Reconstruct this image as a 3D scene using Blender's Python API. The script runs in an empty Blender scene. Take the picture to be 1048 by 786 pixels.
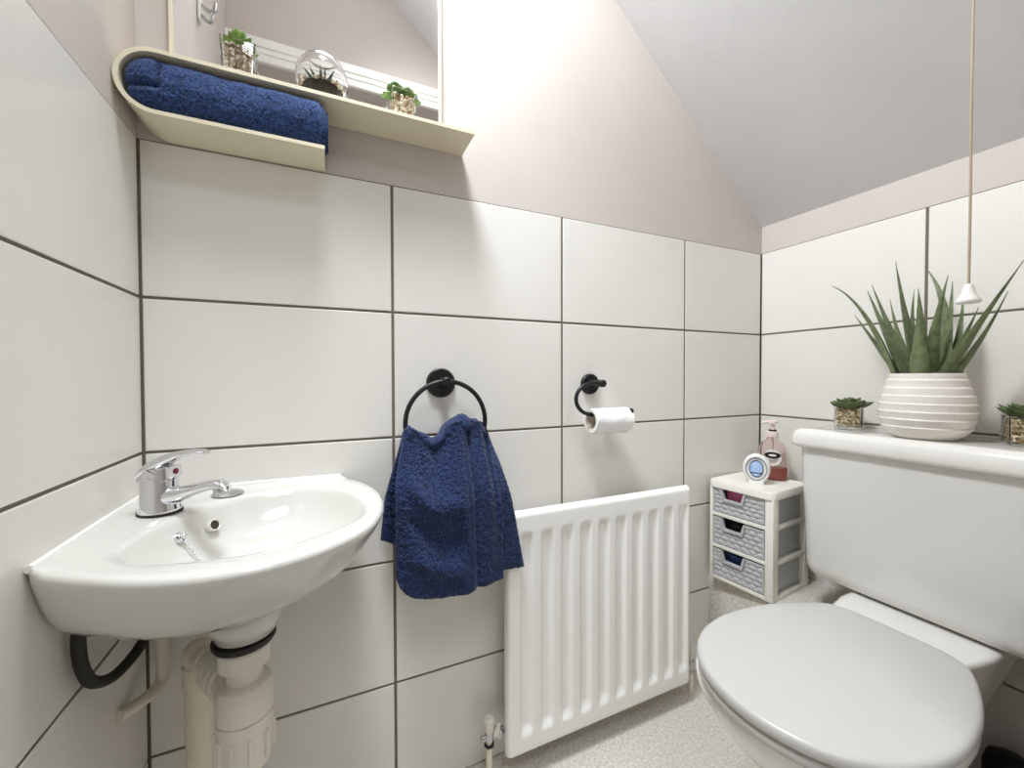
import bpy, bmesh, math, random
from mathutils import Vector, Matrix, noise
from math import sin, cos, pi, sqrt, radians, hypot, atan2
random.seed(7)
D = bpy.data
COL = bpy.context.scene.collection
V = Vector

# ------------------------------------------------------------------ materials
def srgb(r, g, b):
    f = lambda c: (c/255/12.92) if c/255 <= .04045 else ((c/255+.055)/1.055)**2.4
    return (f(r), f(g), f(b), 1)

def mat(name, rgb, rough=.5, metal=0, coat=0, trans=0, ior=1.45, spec=.5, var=0, vscale=40, bump=0, bscale=200,
        bdist=.001, rgb2=None, sheen=0, detail=3, vor=False, sss=0, alpha=1):
    m = D.materials.new(name); m.use_nodes = True
    nt = m.node_tree; b = nt.nodes['Principled BSDF']
    b.inputs['Base Color'].default_value = srgb(*rgb)
    b.inputs['Roughness'].default_value = rough
    b.inputs['Metallic'].default_value = metal
    b.inputs['Coat Weight'].default_value = coat
    b.inputs['Coat Roughness'].default_value = .05
    b.inputs['Transmission Weight'].default_value = trans
    b.inputs['IOR'].default_value = ior
    b.inputs['Specular IOR Level'].default_value = spec
    b.inputs['Alpha'].default_value = alpha
    if sheen:
        b.inputs['Sheen Weight'].default_value = sheen
        b.inputs['Sheen Roughness'].default_value = .4
    tc = nt.nodes.new('ShaderNodeTexCoord')
    if rgb2 or var:
        c1 = srgb(*rgb)
        c2 = srgb(*rgb2) if rgb2 else tuple(x*(1-var) for x in c1[:3])+(1,)
        if vor:
            n = nt.nodes.new('ShaderNodeTexVoronoi'); n.inputs['Scale'].default_value = vscale
            src = nt.nodes.new('ShaderNodeSeparateColor'); nt.links.new(n.outputs['Color'], src.inputs[0]); fac = src.outputs[0]
        else:
            n = nt.nodes.new('ShaderNodeTexNoise'); n.inputs['Scale'].default_value = vscale
            n.inputs['Detail'].default_value = detail
            fac = n.outputs['Fac']
        nt.links.new(tc.outputs['Object'], n.inputs['Vector'])
        r = nt.nodes.new('ShaderNodeValToRGB')
        r.color_ramp.elements[0].position = .3; r.color_ramp.elements[1].position = .7
        r.color_ramp.elements[0].color = c1; r.color_ramp.elements[1].color = c2
        nt.links.new(fac, r.inputs['Fac']); nt.links.new(r.outputs['Color'], b.inputs['Base Color'])
    if bump:
        n2 = nt.nodes.new('ShaderNodeTexNoise'); n2.inputs['Scale'].default_value = bscale
        n2.inputs['Detail'].default_value = 3
        nt.links.new(tc.outputs['Object'], n2.inputs['Vector'])
        bp = nt.nodes.new('ShaderNodeBump'); bp.inputs['Strength'].default_value = bump
        bp.inputs['Distance'].default_value = bdist
        nt.links.new(n2.outputs['Fac'], bp.inputs['Height']); nt.links.new(bp.outputs['Normal'], b.inputs['Normal'])
    return m

M_tile = mat('tile_white', (232, 228, 221), .22, var=.03, vscale=6, bump=.03, bscale=30)
M_grout = mat('grout_brown', (124, 113, 97), .9, var=.2, vscale=60)
M_plaster = mat('plaster_pale_pink', (204, 194, 187), .85, var=.03, vscale=8, bump=.15, bscale=120)
M_ceil = mat('ceiling_grey_paint', (226, 225, 226), .85, var=.05, vscale=5, bump=.25, bscale=60, bdist=.002)
M_lino = mat('lino_speckled', (228, 222, 212), .45, rgb2=(190, 182, 172), vscale=160, detail=4, bump=.05, bscale=300)
M_trim = mat('gloss_white_paint', (240, 238, 232), .3)
M_hall = mat('hall_white_paint', (226, 222, 218), .9, var=.03, vscale=5)
M_ceramic = mat('white_ceramic', (236, 233, 227), .12, coat=.6)
M_basin = mat('basin_ceramic', (214, 211, 204), .12, coat=.5)
M_ceramic2 = mat('cistern_ceramic', (226, 224, 219), .16, coat=.4)
M_lidp = mat('toilet_seat_plastic', (194, 191, 186), .25)
M_hole = mat('hole_shade', (60, 50, 40), .7)
M_chrome = mat('chrome', (225, 225, 228), .06, metal=1)
M_chrome_d = mat('chrome_dull', (190, 190, 190), .25, metal=1)
M_red = mat('red_dot', (120, 30, 50), .4)
M_black = mat('matt_black_metal', (22, 22, 23), .42)
M_rubber = mat('black_rubber', (36, 32, 29), .6, var=.4, vscale=300, bump=.3, bscale=600)
M_plastic = mat('white_pipe_plastic', (226, 220, 207), .35)
M_paintpipe = mat('cream_painted_pipe', (230, 222, 204), .5, var=.06, vscale=30)
M_rad = mat('radiator_white_enamel', (246, 244, 239), .3)
M_shelf = mat('cream_powder_coat', (226, 217, 190), .45)
M_mirror = mat('mirror_silver', (240, 240, 240), .01, metal=1)
M_glass = mat('clear_glass', (255, 255, 255), .0, trans=1, ior=1.18)
M_pebble = mat('pebbles', (238, 226, 190), .6, rgb2=(150, 118, 70), vscale=150, vor=True)
M_pebble2 = mat('pebbles_pale', (236, 224, 206), .6, rgb2=(168, 148, 128), vscale=150, vor=True)
M_pebble3 = mat('pebbles_cream', (246, 236, 214), .6, rgb2=(166, 132, 100), vscale=130, vor=True)
M_succ_dark = mat('succulent_dark_green', (62, 82, 40), .5, rgb2=(98, 112, 70), vscale=60)
M_succ_lime = mat('succulent_lime_green', (92, 128, 44), .5, rgb2=(130, 156, 80), vscale=60)
M_succ_sage = mat('succulent_sage_green', (78, 120, 52), .5, rgb2=(120, 150, 92), vscale=50)
M_aloe = mat('aloe_green', (88, 100, 66), .5, rgb2=(124, 136, 98), vscale=70, detail=6, bump=.1, bscale=150)
M_aloe_t = mat('terrarium_aloe', (60, 84, 70), .5, rgb2=(88, 110, 92), vscale=90)
M_soil = mat('dark_soil', (62, 54, 48), .95, rgb2=(34, 29, 25), vscale=150, bump=.6, bscale=300)
M_pot = mat('white_glazed_pot', (236, 230, 222), .22, coat=.3)
M_dframe = mat('drawer_white_plastic', (240, 236, 226), .4)
M_dgrey = mat('drawer_grey_plastic', (186, 186, 186), .45)
M_pink = mat('pink_packet', (196, 70, 130), .4, rgb2=(226, 130, 175), vscale=40)
M_dark = mat('dark_plastic', (26, 22, 24), .4)
M_blue = mat('dark_blue_packet', (28, 46, 78), .35, rgb2=(60, 90, 140), vscale=40)
M_fresh = mat('freshener_white', (242, 240, 235), .3)
M_gel = mat('blue_gel', (150, 186, 236), .2, rgb2=(196, 216, 246), vscale=60)
M_navyline = mat('navy_print', (38, 48, 92), .4)
M_soap = mat('red_soap', (196, 52, 24), .15, trans=.35, ior=1.35)
M_bottle = mat('clear_bottle_plastic', (250, 240, 238), .05, trans=.96, ior=1.25)
M_pump = mat('pink_pump_plastic', (238, 218, 212), .35)
M_label = mat('white_label', (240, 236, 230), .4)
M_paper = mat('white_tissue', (250, 249, 246), .9, bump=.1, bscale=300)
M_card = mat('pale_card_core', (222, 212, 198), .9)
M_cord = mat('beige_cord', (176, 160, 138), .8)
M_knob = mat('white_cord_knob', (240, 236, 230), .35)

def terry(name, c0, c1):
    m = mat(name, c0, .95, rgb2=c1, vscale=330, detail=2, sheen=.15, bump=1.0, bscale=420, bdist=.004)
    return m
M_towel = terry('navy_terry', (11, 19, 45), (52, 72, 122))
M_towel_roll = terry('navy_terry_rolled', (16, 30, 66), (62, 92, 148))
M_hem = mat('navy_woven_hem', (30, 44, 84), .85, sheen=.1, bump=.4, bscale=500)

# ------------------------------------------------------------------ mesh builder
class MB:
    def __init__(s): s.v = []; s.f = []; s.mi = []
    def add(s, vs, fs, mi=0):
        o = len(s.v); s.v += [tuple(v) for v in vs]
        s.f += [tuple(i+o for i in f) for f in fs]; s.mi += [mi]*len(fs); return s
    def box(s, x0, x1, y0, y1, z0, z1, mi=0, M=None):
        vs = [V((x, y, z)) for z in (z0, z1) for y in (y0, y1) for x in (x0, x1)]
        if M: vs = [M @ v for v in vs]
        return s.add(vs, [(0,2,3,1),(4,5,7,6),(0,1,5,4),(2,6,7,3),(0,4,6,2),(1,3,7,5)], mi)
    def rings(s, rs, cap0=True, cap1=True, closed=True, mi=0):
        n = len(rs[0]); vs = [p for r in rs for p in r]; fs = []
        for i in range(len(rs)-1):
            for j in range(n if closed else n-1):
                k = (j+1) % n
                fs.append((i*n+j, i*n+k, (i+1)*n+k, (i+1)*n+j))
        if cap0: fs.append(tuple(range(n))[::-1])
        if cap1: fs.append(tuple((len(rs)-1)*n+j for j in range(n)))
        return s.add(vs, fs, mi)
    def lathe(s, prof, c=(0,0,0), n=40, mi=0, axis=None, cap0=True, cap1=True):
        R = Matrix.Identity(3)
        if axis is not None: R = V((0,0,1)).rotation_difference(V(axis).normalized()).to_matrix()
        rs = [[V(c)+R @ V((r*cos(2*pi*k/n), r*sin(2*pi*k/n), h)) for k in range(n)] for r, h in prof]
        return s.rings(rs, cap0, cap1, mi=mi)
    def cyl(s, a, b, r, r2=None, n=28, mi=0, bev=0):
        a = V(a); b = V(b); L = (b-a).length; r2 = r if r2 is None else r2
        pr = [(r, 0), (r2, L)] if not bev else [(r-bev, 0), (r, bev), (r2, L-bev), (r2-bev, L)]
        return s.lathe(pr, a, n, mi, b-a)
    def tube(s, pts, r, n=14, mi=0, closed=False, caps=True):
        pts = [V(p) for p in pts]; m = len(pts); rs = []
        up = None
        for i in range(m):
            if closed: t = pts[(i+1) % m]-pts[i-1]
            else: t = pts[min(i+1, m-1)]-pts[max(i-1, 0)]
            t.normalize()
            if up is None:
                up = V((0,0,1)) if abs(t.z) < .9 else V((1,0,0))
            a = (up-t*up.dot(t)).normalized(); up = a; b = t.cross(a)
            rr = r[i] if isinstance(r, (list, tuple)) else r
            rs.append([pts[i]+a*rr*cos(2*pi*k/n)+b*rr*sin(2*pi*k/n) for k in range(n)])
        if closed: rs.append(rs[0]); caps = False
        return s.rings(rs, caps, caps, mi=mi)
    def blob(s, c, r, n=8, m=5, mi=0, R=None):
        rx, ry, rz = r; vs = []; fs = []
        for i in range(m+1):
            th = pi*i/m
            for k in range(n):
                p = V((rx*sin(th)*cos(2*pi*k/n), ry*sin(th)*sin(2*pi*k/n), rz*cos(th)))
                if R: p = R @ p
                vs.append(V(c)+p)
        for i in range(m):
            for k in range(n):
                fs.append((i*n+k, (i+1)*n+k, (i+1)*n+(k+1) % n, i*n+(k+1) % n))
        return s.add(vs, fs, mi)
    def grid(s, P, mi=0):
        h = len(P); w = len(P[0])
        return s.add([p for r in P for p in r], [(i*w+j, i*w+j+1, (i+1)*w+j+1, (i+1)*w+j) for i in range(h-1) for j in range(w-1)], mi)
    def build(s, name, mats, parent=None, sharp=35, bevel=0, bseg=3, merge=True, flip=False):
        me = D.meshes.new(name)
        off = V((0,0,0))
        if parent is not None:
            p = parent
            while p is not None: off += p.location; p = p.parent
        me.from_pydata([V(v)-off for v in s.v], [], s.f)
        if not isinstance(mats, (list, tuple)): mats = [mats]
        for m in mats: me.materials.append(m)
        for p, i in zip(me.polygons, s.mi): p.material_index = i
        bm = bmesh.new(); bm.from_mesh(me)
        if merge: bmesh.ops.remove_doubles(bm, verts=bm.verts, dist=1e-6)
        bmesh.ops.recalc_face_normals(bm, faces=bm.faces)
        if bevel:
            ed = [e for e in bm.edges if len(e.link_faces) == 2 and e.calc_face_angle(0) > radians(40)]
            bmesh.ops.bevel(bm, geom=ed, offset=bevel, segments=bseg, affect='EDGES', profile=.5, clamp_overlap=True)
        bm.to_mesh(me); bm.free()
        me.shade_smooth(); me.set_sharp_from_angle(angle=radians(sharp))
        o = D.objects.new(name, me); COL.objects.link(o)
        if parent is not None: o.parent = parent
        return o

def thing(name, loc, label, cat, group=None):
    o = D.objects.new(name, None); COL.objects.link(o); o.location = loc
    o.empty_display_size = .02
    o['label'] = label; o['category'] = cat
    if group: o['group'] = group
    return o
def tag(o, label, cat, group=None):
    o['label'] = label; o['category'] = cat
    if group: o['group'] = group
    return o
def struct(o, label=None):
    o['kind'] = 'structure'
    if label: o['label'] = label
    return o

def catmull(pts, n=8, closed=False):
    pts = [V(p) for p in pts]; m = len(pts); out = []
    rng = range(m) if closed else range(m-1)
    for i in rng:
        if closed: p0, p1, p2, p3 = pts[i-1], pts[i], pts[(i+1) % m], pts[(i+2) % m]
        else: p0, p1, p2, p3 = pts[max(i-1, 0)], pts[i], pts[i+1], pts[min(i+2, m-1)]
        for k in range(n):
            t = k/n
            out.append(.5*((2*p1)+(p2-p0)*t+(2*p0-5*p1+4*p2-p3)*t*t+(3*p1-p0-3*p2+p3)*t**3))
    if not closed: out.append(pts[-1])
    return out
def lerp(a, b, t): return a+(b-a)*t
def interp(tab, t):
    for (a, x), (b, y) in zip(tab, tab[1:]):
        if t <= b: return lerp(x, y, (t-a)/(b-a) if b > a else 0)
    return tab[-1][1]
def smooth(a, b, t):
    t = min(1, max(0, (t-a)/(b-a))); return t*t*(3-2*t)
def rrect(x0, x1, y0, y1, r, n=6):
    out = []
    for cx, cy, a0 in ((x1-r, y1-r, 0), (x0+r, y1-r, pi/2), (x0+r, y0+r, pi), (x1-r, y0+r, 3*pi/2)):
        for k in range(n+1):
            a = a0+pi/2*k/n; out.append((cx+r*cos(a), cy+r*sin(a)))
    return out

# ------------------------------------------------------------------ the room
W = 1.507; ZT = 1.2375; REAR = -.685; SL = .8566; ZC0 = 1.322
ZTOP = 2.36; XF = W-(ZTOP-ZC0)/SL
g = .0029                                    # half a grout joint
rows = [0, .2375, .4875, .7375, .9875, ZT]
def tile_wall(mb, us, place):
    for u0, u1 in zip(us, us[1:]):
        for z0, z1 in zip(rows, rows[1:]):
            e = .0012
            a0, a1 = u0+g, u1-g; b0, b1 = z0+g*.85, z1-g*.85
            if z1 == ZT: b1 = ZT
            vs = []
            for d, q in ((.0045, 0), (.0006, 0), (0, e)):
                vs += [place(a0+q, b0+q, d), place(a1-q, b0+q, d), place(a1-q, b1-q, d), place(a0+q, b1-q, d)]
            fs = []
            for L in (0, 4):
                for k in range(4): fs.append((L+k, L+(k+1) % 4, L+4+(k+1) % 4, L+4+k))
            fs.append((8, 9, 10, 11))
            mb.add(vs, fs, 0)
# back wall (the one with the basin, towel ring and radiator), plane y = 0
mb = MB()
tile_wall(mb, [0, .391, .784, 1.184, W], lambda u, z, d: (u, d, z))
mb.box(-.06, W+.06, .002, .06, 0, ZT+.002, 1)  # grout colour above the top tiles paints their shadow line, on each tiled wall
poly = [(-.06, ZT+.002), (W+.06, ZT+.002), (W+.06, ZC0+.03), (W+.03, ZC0+.03), (XF, ZTOP+.05), (-.06, ZTOP+.05)]
mb.rings([[(x, y, z) for x, z in poly] for y in (.001, .06)], mi=2)
struct(mb.build('wall_back', [M_tile, M_grout, M_plaster], sharp=20))
# left wall, plane x = 0
mb = MB()
tile_wall(mb, [0, .391, -REAR], lambda u, z, d: (-d, -u, z))
mb.box(-.06, -.002, REAR-.1, 0.0, 0, ZT+.002, 1)
mb.box(-.06, -.001, REAR-.1, 0.0, ZT+.002, ZTOP+.05, 2)
struct(mb.build('wall_left', [M_tile, M_grout, M_plaster], sharp=20))
# right wall, plane x = W
mb = MB()
tile_wall(mb, [0, .385, -REAR], lambda u, z, d: (W+d, -u, z))
mb.box(W+.002, W+.06, REAR-.1, 0, 0, ZT+.002, 1)
mb.box(W+.001, W+.06, REAR-.1, 0, ZT+.002, ZC0+.03, 2)
struct(mb.build('wall_right', [M_tile, M_grout, M_plaster], sharp=20))
# front wall with the doorway the photograph is taken through
OX0, OX1, OZ = .055, .968, 1.845
mb = MB()
mb.box(-.6, OX0, REAR-.1, REAR, 0, 2.45); mb.box(OX1, W+.6, REAR-.1, REAR, 0, 2.45); mb.box(OX0, OX1, REAR-.1, REAR, OZ, 2.45)
struct(mb.build('wall_front', M_plaster, sharp=20))
# architrave round the doorway, moulded
def architrave(name, yf, s):
    prof = [(0, 0), (0, .012), (.010, .016), (.016, .016), (.018, .012), (.022, .012), (.024, .017), (.034, .018), (.036, .013), (.040, .013), (.042, .019), (.066, .020), (.068, .018), (.068, 0)]
    mb = MB(); path = [((OX0, 0), (-1, 0)), ((OX0, OZ), (-1, 1)), ((OX1, OZ), (1, 1)), ((OX1, 0), (1, 0))]
    rs = [[(px+dx*w, yf+s*d, pz+dz*w) for w, d in prof] for (px, pz), (dx, dz) in path]
    mb.rings(rs, True, True)
    return struct(mb.build(name, M_trim, sharp=25), 'white moulded door architrave facing the basin')
architrave('trim_1', REAR, 1)
# floor and ceiling
mb = MB(); mb.box(-.6, W+.6, -2.2, .06, -.06, 0)
struct(mb.build('floor', M_lino))
mb = MB()
x0 = W+.03; poly = [(x0, ZC0-.03*SL), (XF, ZTOP), (-.06, ZTOP), (-.06, ZTOP+.05), (XF, ZTOP+.05), (x0, ZC0+.04)]
mb.rings([[(x, y, z) for x, z in poly] for y in (.001, REAR)])
struct(mb.build('ceiling', M_ceil, sharp=20))
# boxed-in ledge along the right wall
mb = MB()
ov = [(1.286, 0), (1.280, .27), (1.286, .284), (1.296, .288), (W, .288), (W, 0)]
mb.rings([[(x, y, z) for x, z in [(1.286, 0), (1.286, .274), (1.290, .284), (1.300, .288), (W, .288), (W, 0)]] for y in (0, -.33)])
struct(mb.build('trim_2', M_lino, sharp=30), 'beige speckled boxed-in ledge under the drawers')
# hallway outside the door
mb = MB()
mb.box(-.66, -.6, -2.2, REAR-.1, 0, 2.45); mb.box(W+.6, W+.66, -2.2, REAR-.1, 0, 2.45)
mb.box(-.66, W+.66, -2.26, -2.2, 0, 2.45)
struct(mb.build('wall_hall', M_hall))
mb = MB(); mb.box(-.66, W+.66, -2.26, REAR-.1, 2.4, 2.45)
struct(mb.build('ceiling_hall', mat('hall_ceiling_grey', (82, 80, 84), .9)))

# ------------------------------------------------------------------ corner basin
def polar(c, outline, n):
    """n points where rays from c meet the closed outline"""
    out = []; m = len(outline)
    for k in range(n):
        a = 2*pi*k/n; d = (cos(a), sin(a)); best = None
        for i in range(m):
            p, q = outline[i], outline[(i+1) % m]
            ex, ey = q[0]-p[0], q[1]-p[1]
            den = d[0]*ey-d[1]*ex
            if abs(den) < 1e-12: continue
            t = ((p[0]-c[0])*ey-(p[1]-c[1])*ex)/den
            u = ((p[0]-c[0])*d[1]-(p[1]-c[1])*d[0])/den
            if t > 0 and -1e-9 <= u <= 1+1e-9 and (best is None or t < best): best = t
        out.append((c[0]+d[0]*best, c[1]+d[1]*best))
    return out
front = catmull([(.001, -.282, 0), (.03, -.305, 0), (.095, -.345, 0), (.155, -.366, 0), (.21, -.366, 0), (.262, -.346, 0), (.312, -.302, 0), (.341, -.24, 0), (.350, -.16, 0), (.337, -.082, 0), (.315, -.03, 0), (.292, -.001, 0)], 6)
OUT = [(p.x, p.y) for p in front]+[(.001, -.001)]
INN = [(p.x, p.y) for p in catmull([(p[0], p[1], 0) for p in [(.062, -.262), (.061, -.222), (.068, -.178), (.082, -.135), (.108, -.092), (.150, -.062), (.215, -.048), (.262, -.062), (.298, -.105), (.316, -.165), (.320, -.205), (.307, -.249), (.256, -.293), (.196, -.316), (.142, -.314), (.089, -.297)]], 6, True)]
NB = 160
cen = (.175, -.18)
o_ = polar(cen, OUT, NB); i_ = polar(cen, INN, NB)
def sc(pts, k, c): return [(c[0]+(x-c[0])*k, c[1]+(y-c[1])*k) for x, y in pts]
def circ(c, r): return [(c[0]+r*cos(2*pi*k/NB), c[1]+r*sin(2*pi*k/NB)) for k in range(NB)]
def mix(a, b, t): return [(lerp(p[0], q[0], t), lerp(p[1], q[1], t)) for p, q in zip(a, b)]
waste = (.165, -.175)
ZR = .665
def up(pts, z, ridge=0):
    return [(x, y, z+(ridge*(1-smooth(.006, .02, min(x, -y))))) for x, y in pts]
rs = []
# underside, from the waste outlet up to the rim
rs.append(up(circ(waste, .028), .503)); rs.append(up(circ(waste, .0365), .505)); rs.append(up(circ(waste, .042), .520))
cor = (0, 0)
rs.append(up(mix(circ(waste, .055), sc(o_, .55, (.1, -.1)), .25), .546))
rs.append(up(mix(circ(waste, .09), sc(o_, .72, (.04, -.04)), .75), .565))
for k, z in ((.77, .574), (.82, .581), (.865, .592), (.908, .607), (.944, .625), (.972, .642), (.991, .655)):
    rs.append(up(sc(o_, k, (.03*(1-k), -.03*(1-k))), z))
rs.append(up(o_, .662, .006)); rs.append(up(sc(o_, .993, cen), .6665, .006)); rs.append(up(sc(o_, .975, cen), .669, .004))
rs.append(up(mix(o_, i_, .35), .6685)); rs.append(up(mix(o_, i_, .75), .667)); rs.append(up(mix(o_, i_, .94), .6660))
rs.append(up(mix(o_, i_, 1), .6630))
bc = (.19, -.18)
for k, z in ((.985, .657), (.955, .645), (.91, .630), (.84, .616), (.74, .604), (.58, .595), (.38, .589)):
    rs.append(up(mix(sc(i_, k, bc), circ(waste, .03), (1-k)*.8), z))
rs.append(up(circ(waste, .028), .585)); rs.append(up(circ(waste, .02), .583))
basin = thing('corner_basin', (.001, -.001, .5), 'white ceramic corner basin hung in the left corner', 'basin')
mb = MB(); mb.rings(rs, True, True)
mb.build('bowl', M_basin, basin, sharp=60)
# overflow hole (flat disc coloured dark for the shade inside, with a thin ring) and chain stay
on = V((.7, -.55, .35)).normalized(); oc = V((.117, -.1125, .6405))
mb = MB(); mb.lathe([(.0085, -.006), (.0085, .0015), (.0075, .0022), (.0066, .0015), (.0066, -.002), (.001, -.003)], oc, 28, 0, on)
mb.build('overflow_ring', M_ceramic, basin)
mb = MB(); mb.lathe([(.0064, -.001), (.0064, .0006)], oc, 24, 0, on)
mb.build('overflow_hole', M_hole, basin)
kc = V((.087, -.153, .641)); kn = V((.85, -.2, .35)).normalized()
mb = MB(); mb.lathe([(.0078, -.004), (.0078, .001), (.006, .003), (.001, .0035)], kc, 24, 0, kn); mb.blob(kc+kn*.005, (.0042, .0042, .0042), 14, 8)
mb.tube([kc+kn*.005+V((.001+.001*i, 0, -.004-.003*i)) for i in range(3)], .0012, 8)
st = mb.build('chain_stay', M_chrome, basin)
mb = MB(); p = kc+kn*.007
for i in range(9):
    q = p+V((.0028*i, -.0010*i, -.009-.0042*i)); mb.blob(q, (.0016, .0016, .0024), 8, 6)
mb.build('ball_chain', M_chrome, st)
mb = MB(); mb.lathe([(.022, 0), (.022, .003), (.018, .0045), (.001, .003)], (waste[0], waste[1], .5845), 28)
mb.build('waste_ring', M_chrome, basin)
# silicone bead along the two walls
mb = MB(); mb.tube([(.004, -.284, .671), (.004, -.15, .6725), (.004, -.006, .6725)], .0042, 8); mb.tube([(.006, -.004, .6725), (.15, -.004, .6725), (.292, -.004, .671)], .0042, 8)
mb.build('silicone_bead', M_trim, basin)

# ------------------------------------------------------------------ mixer tap
TP = V((.054, -.111, .6680))
tap = thing('mixer_tap', TP, 'chrome single lever mixer tap on the basin corner', 'tap')
mb = MB(); mb.lathe([(.0258, 0), (.0258, .0028), (.023, .003)], TP, 36)
mb.build('base_gasket', M_rubber, tap)
mb = MB(); mb.lathe([(.0245, .003), (.0245, .006), (.0230, .010), (.0218, .030), (.0212, .0445), (.021, .0455), (.021, .047), (.0222, .0475), (.0222, .052), (.018, .060)], TP, 40)
mb.build('tap_body', M_chrome, tap)
sd = V((.088, -.043, 0)).normalized(); sn = V((-sd.y, sd.x, 0))
path = [TP+sd*(.010)+V((0, 0, .022)), TP+sd*.030+V((0, 0, .026)), TP+sd*.052+V((0, 0, .033)), TP+sd*.074+V((0, 0, .039)), TP+sd*.089+V((0, 0, .040)), TP+sd*.098+V((0, 0, .035))]
hw = [.017, .0135, .0115, .0105, .0105, .007]; hh = [.016, .011, .008, .0072, .0075, .005]
mb = MB(); rs = []
for p, a, b in zip(path, hw, hh):
    rs.append([p+sn*a*cos(2*pi*k/20)+V((0, 0, 1))*b*sin(2*pi*k/20) for k in range(20)])
mb.rings(rs)
sp = mb.build('spout', M_chrome, tap, sharp=50)
mb = MB(); mb.lathe([(.0085, -.010), (.0095, -.008), (.0095, .003), (.008, .006)], path[4]+V((0, 0, -.006)), 28)
mb.build('aerator', M_chrome_d, sp)
# lever cap and lever sweeping over the spout
ld = V((.92, -.36, 0)).normalized(); ln = V((-ld.y, ld.x, 0))
lp = [(-.023, .047, .010, .004), (-.019, .055, .0195, .007), (-.008, .064, .0205, .010), (.006, .071, .0195, .010), (.018, .077, .016, .0078), (.030, .0815, .0125, .0056), (.044, .0845, .011, .0044), (.058, .085, .010, .0038), (.066, .0845, .007, .0024)]
mb = MB(); rs = []
for x, z, a, b in lp:
    c = TP+ld*x+V((0, 0, z)); rs.append([c+ln*a*cos(2*pi*k/20)+V((0, 0, 1))*b*sin(2*pi*k/20) for k in range(20)])
mb.rings(rs)
mb.lathe([(.0215, .050), (.0215, .056), (.020, .064), (.012, .068)], TP, 32)
mb.box(-.003, .022, -.011, .011, .050, .066, 0, Matrix.Translation(TP) @ Matrix.Rotation(atan2(ld.y, ld.x), 4, 'Z'))
lv = mb.build('lever', M_chrome, tap, sharp=45)
mb = MB(); q = TP+ld*.0222+V((0, 0, .058)); mb.lathe([(.0042, 0), (.0040, .001), (.001, .0014)], q, 20, 0, ld)
mb.build('temperature_dot', M_red, lv)
# blanking disc on the deck
mb = MB(); mb.lathe([(.021, 0), (.0225, .0015), (.0225, .0025), (.018, .0045), (.001, .0055)], (.121, -.044, .6672), 40)
tag(mb.build('tap_hole_cover', M_chrome_d), 'round chrome tap hole cover on the basin rim', 'tap hole cover')

# ------------------------------------------------------------------ pipework below the basin
tr = thing('bottle_trap', (.163, -.175, .34), 'white plastic bottle trap under the basin outlet', 'trap')
c = (.163, -.175, 0)
mb = MB(); mb.lathe([(.028, .490), (.036, .492), (.0385, .496), (.0385, .501), (.030, .5025)], c, 36); mb.build('rubber_gasket', M_rubber, tr)
mb = MB()
n = 48; rs = []
for r, h in ((.027, .461), (.0305, .463), (.0310, .486), (.0295, .489), (.020, .4895)):
    rs.append([(c[0]+(r+(.0011 if (k//3) % 2 else 0))*cos(2*pi*k/n), c[1]+(r+(.0011 if (k//3) % 2 else 0))*sin(2*pi*k/n), h) for k in range(n)])
mb.rings(rs); mb.build('union_nut', M_plastic, tr, sharp=25)
mb = MB(); mb.lathe([(.022, .436), (.022, .4615)], c, 32)
mb.lathe([(.031, .3935), (.0345, .3945), (.0335, .430), (.031, .437), (.026, .440), (.018, .441)], c, 40); mb.build('trap_body', M_plastic, tr)
mb = MB(); mb.lathe([(.024, .318), (.029, .322), (.0315, .335), (.0335, .372), (.0348, .376), (.0352, .3925), (.033, .3932)], c, 40)
for k in range(10):
    a = 2*pi*k/10; M = Matrix.Translation(V((c[0], c[1], 0))) @ Matrix.Rotation(a, 4, 'Z')
    mb.box(.030, .0365, -.002, .002, .336, .374, 0, M)
mb.build('trap_cup', M_plastic, tr, sharp=30)
od = (V((.085, -.062, .437))-V((.163, -.175, .437))); od.z = 0; L = od.length; od.normalize()
mb = MB(); a = V((.163, -.175, .422)); mb.cyl(a+od*.028, a+od*(L-.022), .0165)
mb.build('side_outlet', M_plastic, tr)
mb = MB(); mb.cyl(a+od*.040, a+od*.054, .0285, bev=.003); mb.cyl(a+od*.057, a+od*.072, .0275, bev=.003); mb.cyl(a+od*.075, a+od*.088, .0255, bev=.003)
mb.build('outlet_nut', M_plastic, tr)
mb = MB()
e = V((.083, -.060, .425)); pts = [e-od*.034, e-od*.020]+[e-od*(.020*cos(t))+V((0, 0, -.020*sin(t)))+V((0, 0, 0)) for t in (pi/8, pi/4, 3*pi/8, pi/2)]
pts = [e-od*.030, e-od*.018, e-od*.009+V((0, 0, -.0015)), e-od*.002+V((0, 0, -.007)), e+V((0, 0, -.017)), e+V((0, 0, -.1)), V((e.x, e.y, .0))]
mb.tube(pts, .0185, 24); mb.lathe([(.0185, .0), (.0215, .002), (.0215, .03), (.0185, .032)], (e.x, e.y, .41-.03), 28)
mb.blob(e+od*.0, (.022, .022, .022), 20, 12)
tag(mb.build('waste_pipe', M_paintpipe), 'cream vertical waste pipe behind the bottle trap', 'pipe')
mb = MB(); mb.tube(catmull([(.014, -.222, .580), (.0125, -.222, .558), (.0125, -.216, .527), (.0150, -.200, .498), (.024, -.172, .484), (.036, -.138, .493), (.043, -.116, .513), (.045, -.106, .545), (.046, -.102, .579)], 8), .0066, 16)
tag(mb.build('flexible_hose', M_rubber), 'dark braided flexible hose looping below the basin', 'hose')
sp_ = thing('supply_pipe', (.028, -.03, .36), 'narrow cream elbow pipe entering the left wall', 'pipe')
mb = MB(); mb.tube(catmull([(.030, -.032, .55), (.030, -.032, .45), (.030, -.032, .40), (.029, -.036, .383), (.024, -.050, .377), (.014, -.076, .380), (.001, -.104, .386)], 6), .0085, 16)
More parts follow.
